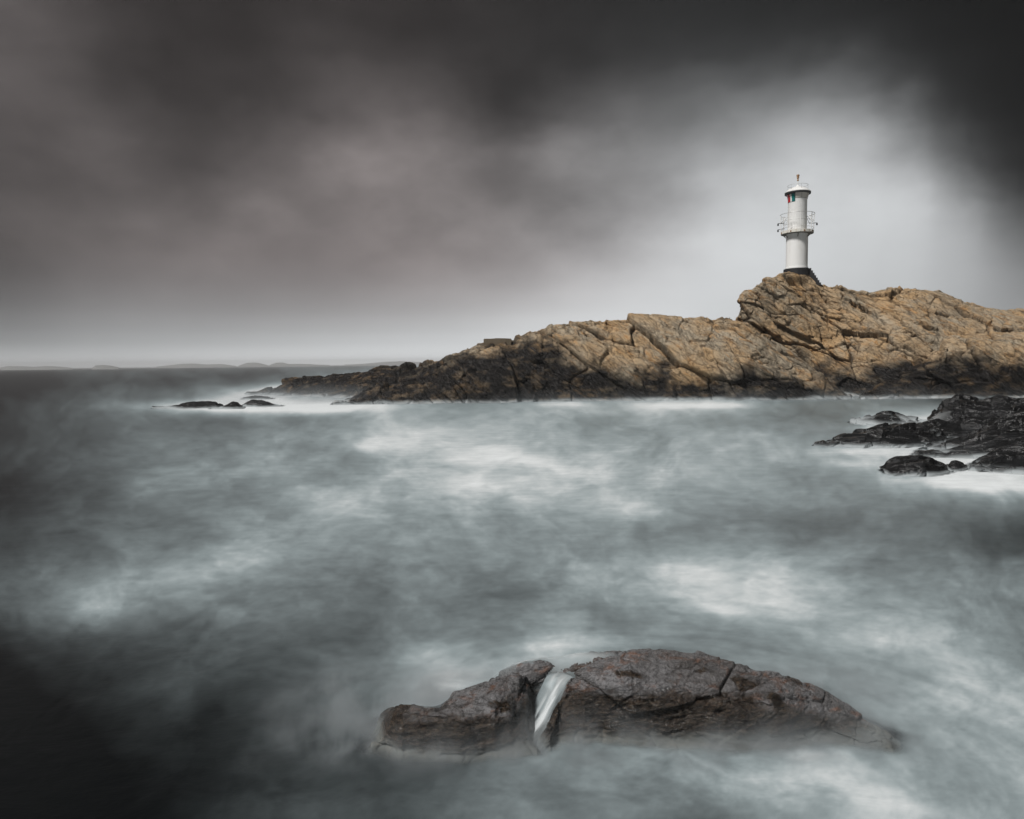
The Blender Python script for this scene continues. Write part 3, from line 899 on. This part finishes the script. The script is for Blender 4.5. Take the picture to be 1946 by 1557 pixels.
f_lin = lin(np.clip(lum_t, 6, 250)) / 2 ** EXPOSURE
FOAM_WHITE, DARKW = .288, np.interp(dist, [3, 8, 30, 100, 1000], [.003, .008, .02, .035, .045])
foam = np.clip((f_lin - DARKW) / (FOAM_WHITE - DARKW), 0, 4)  # brightness table, vignette shade and all, becomes the foam amount
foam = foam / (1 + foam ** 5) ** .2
PW[:, 2] = lev

mt, t, b, out = new_mat('milky_sea')
pos = t.new('ShaderNodeTexCoord').outputs['Object']
fo = t.attr('foam')
nf = t.noise(t.mapping(pos, (.55, 1.0, 1)), 3.2, 8, .66, .4)
nm = t.noise(t.mapping(pos, (.5, 1.0, 1)), .55, 7, .64, .3)
dt = t.attr('detail')
var = t.m('ADD', t.m('MULTIPLY_ADD', nf, .5, -.25), t.m('MULTIPLY_ADD', nm, .16, -.08))
fm = t.m('MULTIPLY', fo, t.m('MULTIPLY_ADD', var, dt, 1.0), clamp=True)
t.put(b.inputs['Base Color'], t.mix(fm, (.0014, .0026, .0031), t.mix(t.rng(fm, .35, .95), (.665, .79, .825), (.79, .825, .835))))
t.put(b.inputs['Roughness'], t.m('MULTIPLY_ADD', fm, .35, .34))
b.inputs['IOR'].default_value = 1.33
b.inputs['Specular IOR Level'].default_value = .5
t.put(b.inputs['Alpha'], t.attr('cover'))
bp = t.new('ShaderNodeBump')
bp.inputs['Strength'].default_value = .25
bp.inputs['Distance'].default_value = .06
t.put(bp.inputs['Height'], t.m('ADD', nm, t.m('MULTIPLY', nf, .4)))
t.put(bp.inputs['Strength'], t.m('MULTIPLY', dt, .25))
t.l.new(bp.outputs[0], b.inputs['Normal'])
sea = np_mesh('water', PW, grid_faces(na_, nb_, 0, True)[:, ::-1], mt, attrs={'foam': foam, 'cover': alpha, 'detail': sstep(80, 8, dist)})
tag(sea, kind='structure')

# sea floor well below the surface
M_bed = paint('sea_bed', (.02, .024, .022), .9)
bed = np.array([[-300, -60, -2.6], [300, -60, -2.6], [300, 200, -2.6], [-300, 200, -2.6]], float)
tag(np_mesh('sea_floor', bed, np.array([[0, 1, 2, 3]]), M_bed), kind='structure')

# ------------------------------------------------------------------ far islands
M_isle = paint('far_hazed_rock', (.20, .205, .20), .9, stain=(.26, .25, .24), scale=.02)  # paled colour carries part of the distance haze
isles = [
    ([(-60, 700), (0, 698), (14, 694.6), (40, 695.2), (62, 696.4), (88, 694.8), (112, 696.6), (136, 699.4)], 1050, 'low grey-green skerry on the horizon, farthest left'),
    ([(176, 699), (181, 694), (195, 692.6), (210, 694.2), (226, 698.6)], 909, 'short dark skerry on the horizon with a blunt left end'),
    ([(298, 697), (322, 693.4), (345, 690.6), (366, 689.6), (392, 692), (420, 690.8), (448, 695.6)], 1819, 'long pale island on the horizon left of two rounded humps'),
    ([(453, 695.5), (468, 688.6), (485, 687.4), (500, 691), (510, 694.8)], 1889, 'pale rounded island hump, left of a matching hump'),
    ([(511, 694.6), (524, 688), (536, 687), (548, 691), (590, 691.6), (625, 694)], 1959, 'pale rounded hump trailing a long low spit to the right'),
    ([(655, 693.6), (700, 690.4), (735, 686.6), (765, 685), (790, 687), (830, 690), (880, 692)], 2520, 'faintest island on the horizon just left of the headland'),
]
for i, (rd, Y, lb) in enumerate(isles):
    rd = [(x_, 700.5 - .0101 * x_ - (700.5 - .0101 * x_ - y_) * .8) for x_, y_ in rd]
    g = loft(rd, [(-100, Y + 60), (1000, Y + 60)], [(-100, Y), (1000, Y)], [(-.3, -2), (0, 0), (.3, .55), (.7, .9), (1, 1), (1.6, .9), (2.4, .5), (3.2, -2)], Y * .0012)
    a, bb = g.shape[:2]
    V = g.reshape(-1, 3)
    V[:, 2] += fbm(V * .02, 4, .55, 200 + i) * Y * .0005 * sstep(0, 4, V[:, 2])
    o = np_mesh('distant_island', V, grid_faces(a, bb)[:, ::-1], M_isle)
    tag(o, lb, 'island', 'hazy islands along the horizon')

# ------------------------------------------------------------------ small builders
def finish(bm, name, mat, parent=None, smooth=False):
    me = bpy.data.meshes.new(name)
    bmesh.ops.recalc_face_normals(bm, faces=bm.faces)
    bm.to_mesh(me)
    bm.free()
    me.materials.append(mat)
    if smooth:
        me.polygons.foreach_set('use_smooth', np.ones(len(me.polygons), bool))
        me.set_sharp_from_angle(angle=R(32))
    o = bpy.data.objects.new(name, me)
    COL.objects.link(o)
    if parent:
        o.parent = parent
    return o


def lathe(bm, prof, seg=64, a0=0.0, a1=360.0, c=(0, 0, 0)):
    full = abs(a1 - a0) >= 360
    n = seg if full else seg + 1
    ring = []
    for rad_, z in prof:
        ring.append([bm.verts.new((c[0] + rad_ * math.sin(R(a0 + (a1 - a0) * k / seg)), c[1] - rad_ * math.cos(R(a0 + (a1 - a0) * k / seg)), c[2] + z)) for k in range(n)])
    for p, q in zip(ring, ring[1:]):
        for k in range(n if full else n - 1):
            k2 = (k + 1) % n
            bm.faces.new((p[k], p[k2], q[k2], q[k]))
    return ring


def cap(bm, ring):
    bm.faces.new(ring)


def tube(bm, pts, rad_, seg=8, closed=False):
    P = [Vector(p) for p in pts]
    rings = []
    n = len(P)
    for i, p in enumerate(P):
        d = (P[(i + 1) % n] - P[i - 1]) if closed else (P[min(i + 1, n - 1)] - P[max(i - 1, 0)])
        d.normalize()
        a = d.cross(Vector((0, 0, 1)))
        if a.length < .01:
            a = d.cross(Vector((1, 0, 0)))
        a.normalize()
        q = d.cross(a)
        rings.append([bm.verts.new(p + a * rad_ * math.cos(2 * math.pi * k / seg) + q * rad_ * math.sin(2 * math.pi * k / seg)) for k in range(seg)])
    m = n if closed else n - 1
    for i in range(m):
        p, q = rings[i], rings[(i + 1) % n]
        for k in range(seg):
            bm.faces.new((p[k], p[(k + 1) % seg], q[(k + 1) % seg], q[k]))
    if not closed:
        bm.faces.new(rings[0])
        bm.faces.new(rings[-1])


def box(bm, c, s, rz=0.0):
    r = bmesh.ops.create_cube(bm, size=1)
    Mx = Matrix.Translation(c) @ Matrix.Rotation(rz, 4, 'Z') @ Matrix.Diagonal((*s, 1))
    bmesh.ops.transform(bm, matrix=Mx, verts=r['verts'])
    return r['verts']


# ------------------------------------------------------------------ lighthouse
LY = 50.0
lp = unproj(1513.8, 508.5, LY)
light = bpy.data.objects.new('lighthouse', None)
COL.objects.link(light)
light.location = lp
light.rotation_euler = (0, 0, -math.atan2(lp[0], lp[1]))      # local -Y faces the camera side
tag(light, 'small white cylindrical lighthouse with a railed gallery on the headland summit', 'lighthouse')
M_white = paint('white_paint', (.85, .845, .83), .45, stain=(.58, .55, .50), amt=.45, scale=1.6)
M_cream = paint('weathered_white_steel', (.72, .70, .64), .5, stain=(.42, .30, .18), amt=.7, scale=4)
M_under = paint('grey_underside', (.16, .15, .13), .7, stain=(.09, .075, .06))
M_black = paint('black_tar', (.012, .012, .014), .55)
M_darkfr = paint('dark_steel', (.03, .03, .032), .4, .3)
M_steel = paint('galvanised_steel', (.55, .55, .54), .4, .4)
M_copper = paint('rusted_copper', (.42, .26, .15), .6, .3, stain=(.2, .1, .06), amt=.8, scale=9)
M_rust = paint('rust', (.22, .10, .035), .8)


def glass(name, col):
    g, t, b, _ = new_mat(name)
    b.inputs['Base Color'].default_value = (*col, 1)
    b.inputs['Roughness'].default_value = .12
    b.inputs['Coat Weight'].default_value = .4
    return g


# plinth with its steps
bm = bmesh.new()
rg = lathe(bm, [(.86, -.6), (.86, -.14), (.84, -.12)], 48)
cap(bm, rg[-1]); cap(bm, rg[0])
plinth = finish(bm, 'plinth', M_black, light, True)
bm = bmesh.new()
for k in range(8):
    h_ = 1.2 - .17 * k
    box(bm, (.84 + .055 + .105 * k, .12, -1.32 + h_ / 2), (.105, .75, h_))
finish(bm, 'steps', M_black, light)
bm = bmesh.new()
rg = lathe(bm, [(.75, -.118), (.75, -.02), (.715, 0), (.715, 2.3)], 72)
cap(bm, rg[-1]); cap(bm, rg[0])
finish(bm, 'lower_shaft', M_white, light, True)
bm = bmesh.new()
rg = lathe(bm, [(.62, 2.40), (.62, 4.60), (.635, 4.66), (.72, 5.02)], 72)
cap(bm, rg[-1]); cap(bm, rg[0])
shaft = finish(bm, 'upper_shaft', M_white, light, True)
# lantern panel band (slightly greyer plates round the flare) with a seam
bm = bmesh.new()
lathe(bm, [(.640, 4.655), (.727, 5.015)], 48, -12, 250)
finish(bm, 'lantern_panel', paint('greyed_white_panel', (.62, .59, .55), .5, stain=(.5, .45, .38)), light, True)
bm = bmesh.new()
for a in (-12, 22, 60, 100, 150, 200):
    q = [(rr_ * math.sin(R(a)), -rr_ * math.cos(R(a)), z) for rr_, z in ((.642, 4.66), (.729, 5.01))]
    tube(bm, q, .008, 6)
tube(bm, [(.638 * math.sin(R(k * 6)), -.638 * math.cos(R(k * 6)), 4.652) for k in range(60)], .010, 6, True)
finish(bm, 'panel_seam', M_under, light)
# coloured sector window facing the sea on the left
WIN = [('red', -80, -47, (.50, .012, .02)), ('white', -46, -35, (.75, .78, .76)), ('green', -34, -17, (.0, .15, .14))]
bm = bmesh.new()
lathe(bm, [(.630, 4.42), (.632, 4.60), (.646, 4.66), (.727, 5.012)], 40, -84, -14)
win = finish(bm, 'sector_window', M_darkfr, light, True)
for nm_, a0, a1, c in WIN:
    bm = bmesh.new()
    lathe(bm, [(.641, 4.44), (.645, 4.62), (.657, 4.68), (.722, 4.95)], 14, a0, a1)
    p = finish(bm, 'glass_pane', glass(nm_ + '_glass', c), win, True)
    p['label'] = nm_ + ' glass pane'
# roof
bm = bmesh.new()
rg = lathe(bm, [(.70, 4.99), (.86, 5.00), (.86, 5.09), (.80, 5.12)], 20, 10, 370)
finish(bm, 'eave', M_darkfr, light)
bm = bmesh.new()
rg = lathe(bm, [(.845, 5.095), (.865, 5.13), (.60, 5.36), (.34, 5.48), (.12, 5.54), (.10, 5.60), (.045, 5.62)], 20, 10, 370)
cap(bm, rg[-1]); cap(bm, rg[0])
roof = finish(bm, 'roof', M_white, light, True)
bm = bmesh.new()
tube(bm, [(.66 * math.sin(R(k * 7.5)), -.66 * math.cos(R(k * 7.5)), 5.60) for k in range(48)], .010, 6, True)
for k in range(6):
    a = R(20 + 60 * k)
    tube(bm, [(.66 * math.sin(a), -.66 * math.cos(a), 5.27), (.66 * math.sin(a), -.66 * math.cos(a), 5.60)], .010, 6)
finish(bm, 'roof_rail', M_steel, roof)
bm = bmesh.new()
rg = lathe(bm, [(.03, 5.60), (.03, 6.34), (.008, 6.36), (.006, 6.58)], 12)
cap(bm, rg[-1])
fin = finish(bm, 'finial', M_white, light, True)
bm = bmesh.new()
rg = lathe(bm, [(.034, 5.90), (.055, 5.92), (.065, 5.98), (.04, 6.01), (.04, 6.05), (.075, 6.09), (.08, 6.24), (.10, 6.25), (.10, 6.32), (.04, 6.35)], 16)
cap(bm, rg[0]); cap(bm, rg[-1])
finish(bm, 'vent_cap', M_copper, fin, True)

# gallery
bm = bmesh.new()
rg = lathe(bm, [(.715, 2.27), (1.02, 2.29), (1.06, 2.295)], 64)
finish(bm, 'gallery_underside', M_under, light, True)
bm = bmesh.new()
rg = lathe(bm, [(1.065, 2.29), (1.065, 2.47), (1.04, 2.475), (1.04, 2.40), (.62, 2.40)], 64)
gal = finish(bm, 'gallery', M_cream, light, True)
for a in (-22, 26, 62, -70, 120, 170):
    bm = bmesh.new()
    box(bm, (1.075 * math.sin(R(a)), -1.075 * math.cos(R(a)), 2.36), (.075, .035, .10), R(a))
    finish(bm, 'bolt_plate', M_rust, gal)
for k in range(6):
    a = R(-56 + 60 * k)
    bm = bmesh.new()
    c_, s_ = -math.cos(a), math.sin(a)
    tube(bm, [(.70 * s_, .70 * c_, 2.02), (.98 * s_, .98 * c_, 2.28)], .025, 6)
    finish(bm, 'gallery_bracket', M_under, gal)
rail = None
bm = bmesh.new()
for z, th in ((3.62, .017), (3.14, .012), (2.66, .012)):
    rr_ = 1.06 + (.06 if z > 3.5 else 0)
    tube(bm, [(rr_ * math.sin(R(k * 5)), -rr_ * math.cos(R(k * 5)), z) for k in range(72)], th, 6, True)
rail = finish(bm, 'railing', M_steel, light)
for k in range(8):
    a = R(-79 + 45 * k)
    s_, c_ = math.sin(a), -math.cos(a)
    bm = bmesh.new()
    tube(bm, [(1.075 * s_, 1.075 * c_, 2.33), (1.085 * s_, 1.085 * c_, 3.3), (1.12 * s_, 1.12 * c_, 3.62)], .024, 6)
    finish(bm, 'post', M_white, rail)
for a in (-84, -60, 62, 84, 130, -130):
    s_, c_ = math.sin(R(a)), -math.cos(R(a))
    bm = bmesh.new()
    tube(bm, [(1.08 * s_, 1.08 * c_, 3.02), (.78 * s_, .78 * c_, 3.45)], .018, 6)
    tube(bm, [(1.10 * s_, 1.10 * c_, 3.28), (.95 * s_, .95 * c_, 3.50)], .014, 6)
    finish(bm, 'brace', M_white, rail)
for a, z in ((-78, 3.06), (-100, 2.72), (80, 2.92)):
    s_, c_ = math.sin(R(a)), -math.cos(R(a))
    bm = bmesh.new()
    tube(bm, [(.84 * s_, .84 * c_, z + .02), (1.27 * s_, 1.27 * c_, z)], .022, 6)
    fl = finish(bm, 'floodlight', M_black, light)
    bm = bmesh.new()
    rg = lathe(bm, [(.02, 0), (.045, -.02), (.055, -.16), (.05, -.165)], 12, c=(1.27 * s_, 1.27 * c_, z + .01))
    cap(bm, rg[-1]); cap(bm, rg[0])
    finish(bm, 'lamp_head', M_black, fl, True)

# concrete block on the shoulder of the headland
bc = unproj(946, 650, 45.8)
M_conc = paint('weathered_concrete', (.16, .125, .085), .9, stain=(.06, .05, .035), amt=.8, scale=2, bump=.4)
bm = bmesh.new()
vv = box(bm, (0, 0, -.45), (1.75, 1.3, 1.3))
bmesh.ops.bevel(bm, geom=list(bm.edges), offset=.035, segments=2, affect='EDGES')
bmesh.ops.subdivide_edges(bm, edges=list(bm.edges), cuts=3, use_grid_fill=True)
for q in bm.verts:
    q.co += Vector((math.sin(q.co.x * 9 + q.co.z * 5), math.cos(q.co.y * 8), math.sin(q.co.x * 4.3 + 1))) * .018
blk = finish(bm, 'concrete_block', M_conc)
blk.location = bc
tag(blk, 'flat-topped concrete block on the left shoulder of the headland', 'block')

# ------------------------------------------------------------------ sea haze
bm = bmesh.new()
box(bm, (0, 0, 9.6), (5600, 5600, 25.6))
mt = bpy.data.materials.new('sea_haze')
mt.use_nodes = True
mt.node_tree.nodes.clear()
t = NT(mt.node_tree)
pv = t.new('ShaderNodeVolumePrincipled')
pv.inputs['Color'].default_value = (.95, .96, .97, 1)
pv.inputs['Density'].default_value = .00044
pv.inputs['Anisotropy'].default_value = 0
t.l.new(pv.outputs[0], t.new('ShaderNodeOutputMaterial').inputs['Volume'])
hz = finish(bm, 'haze', mt)
tag(hz, kind='stuff')


# ------------------------------------------------------------------ surf mist hanging low over the rocks
def mist(lo, hi, dens, drop, nscale, seed):
    lo, hi = Vector(lo), Vector(hi)
    bm = bmesh.new()
    box(bm, (lo + hi) / 2, hi - lo)
    mt = bpy.data.materials.new('surf_mist')
    mt.use_nodes = True
    mt.node_tree.nodes.clear()
    t = NT(mt.node_tree)
    g = t.new('ShaderNodeTexCoord')
    sp = t.new('ShaderNodeSeparateXYZ')
    t.l.new(g.outputs['Object'], sp.inputs[0])
    ge = t.new('ShaderNodeSeparateXYZ')
    t.l.new(g.outputs['Generated'], ge.inputs[0])
    edge = None
    for k in (0, 1):                      # thins out towards the sides of the bank
        e = t.rng(t.m('ABSOLUTE', t.m('SUBTRACT', ge.outputs[k], .5)), .18, .5, 1, 0)
        edge = e if edge is None else t.m('MULTIPLY', edge, e)
    nz = t.noise(t.vm('ADD', t.mapping(g.outputs['Object'], (1, 1, .6)), (seed, 0, 0)), nscale, 4, .6, .4)
    fall = t.m('POWER', math.e, t.m('MULTIPLY', sp.outputs[2], -1 / drop))
    topf = t.rng(ge.outputs[2], .6, 1, 1, 0)
    d = t.m('MULTIPLY', t.m('MULTIPLY', t.m('MULTIPLY', fall, topf), edge), t.rng(nz, .38, .68, 0, dens * 2))
    pv = t.new('ShaderNodeVolumePrincipled')
    pv.inputs['Color'].default_value = (.88, .96, 1, 1)
    t.put(pv.inputs['Density'], d)
    t.l.new(pv.outputs[0], t.new('ShaderNodeOutputMaterial').inputs['Volume'])
    o = finish(bm, 'mist', mt)
    return tag(o, kind='stuff')


mist((-1.9, 3.7, -.05), (2.9, 5.3, .30), 6.5, .065, 2.6, 0)
mist((-24, 36, -.1), (-3, 66, 1.4), .13, .35, .22, 5)
mist((7, 13, -.05), (19, 27, .6), .16, .10, .5, 9)
mist((-6, 38.5, -.1), (36, 45.5, 1.0), .14, .28, .35, 14)
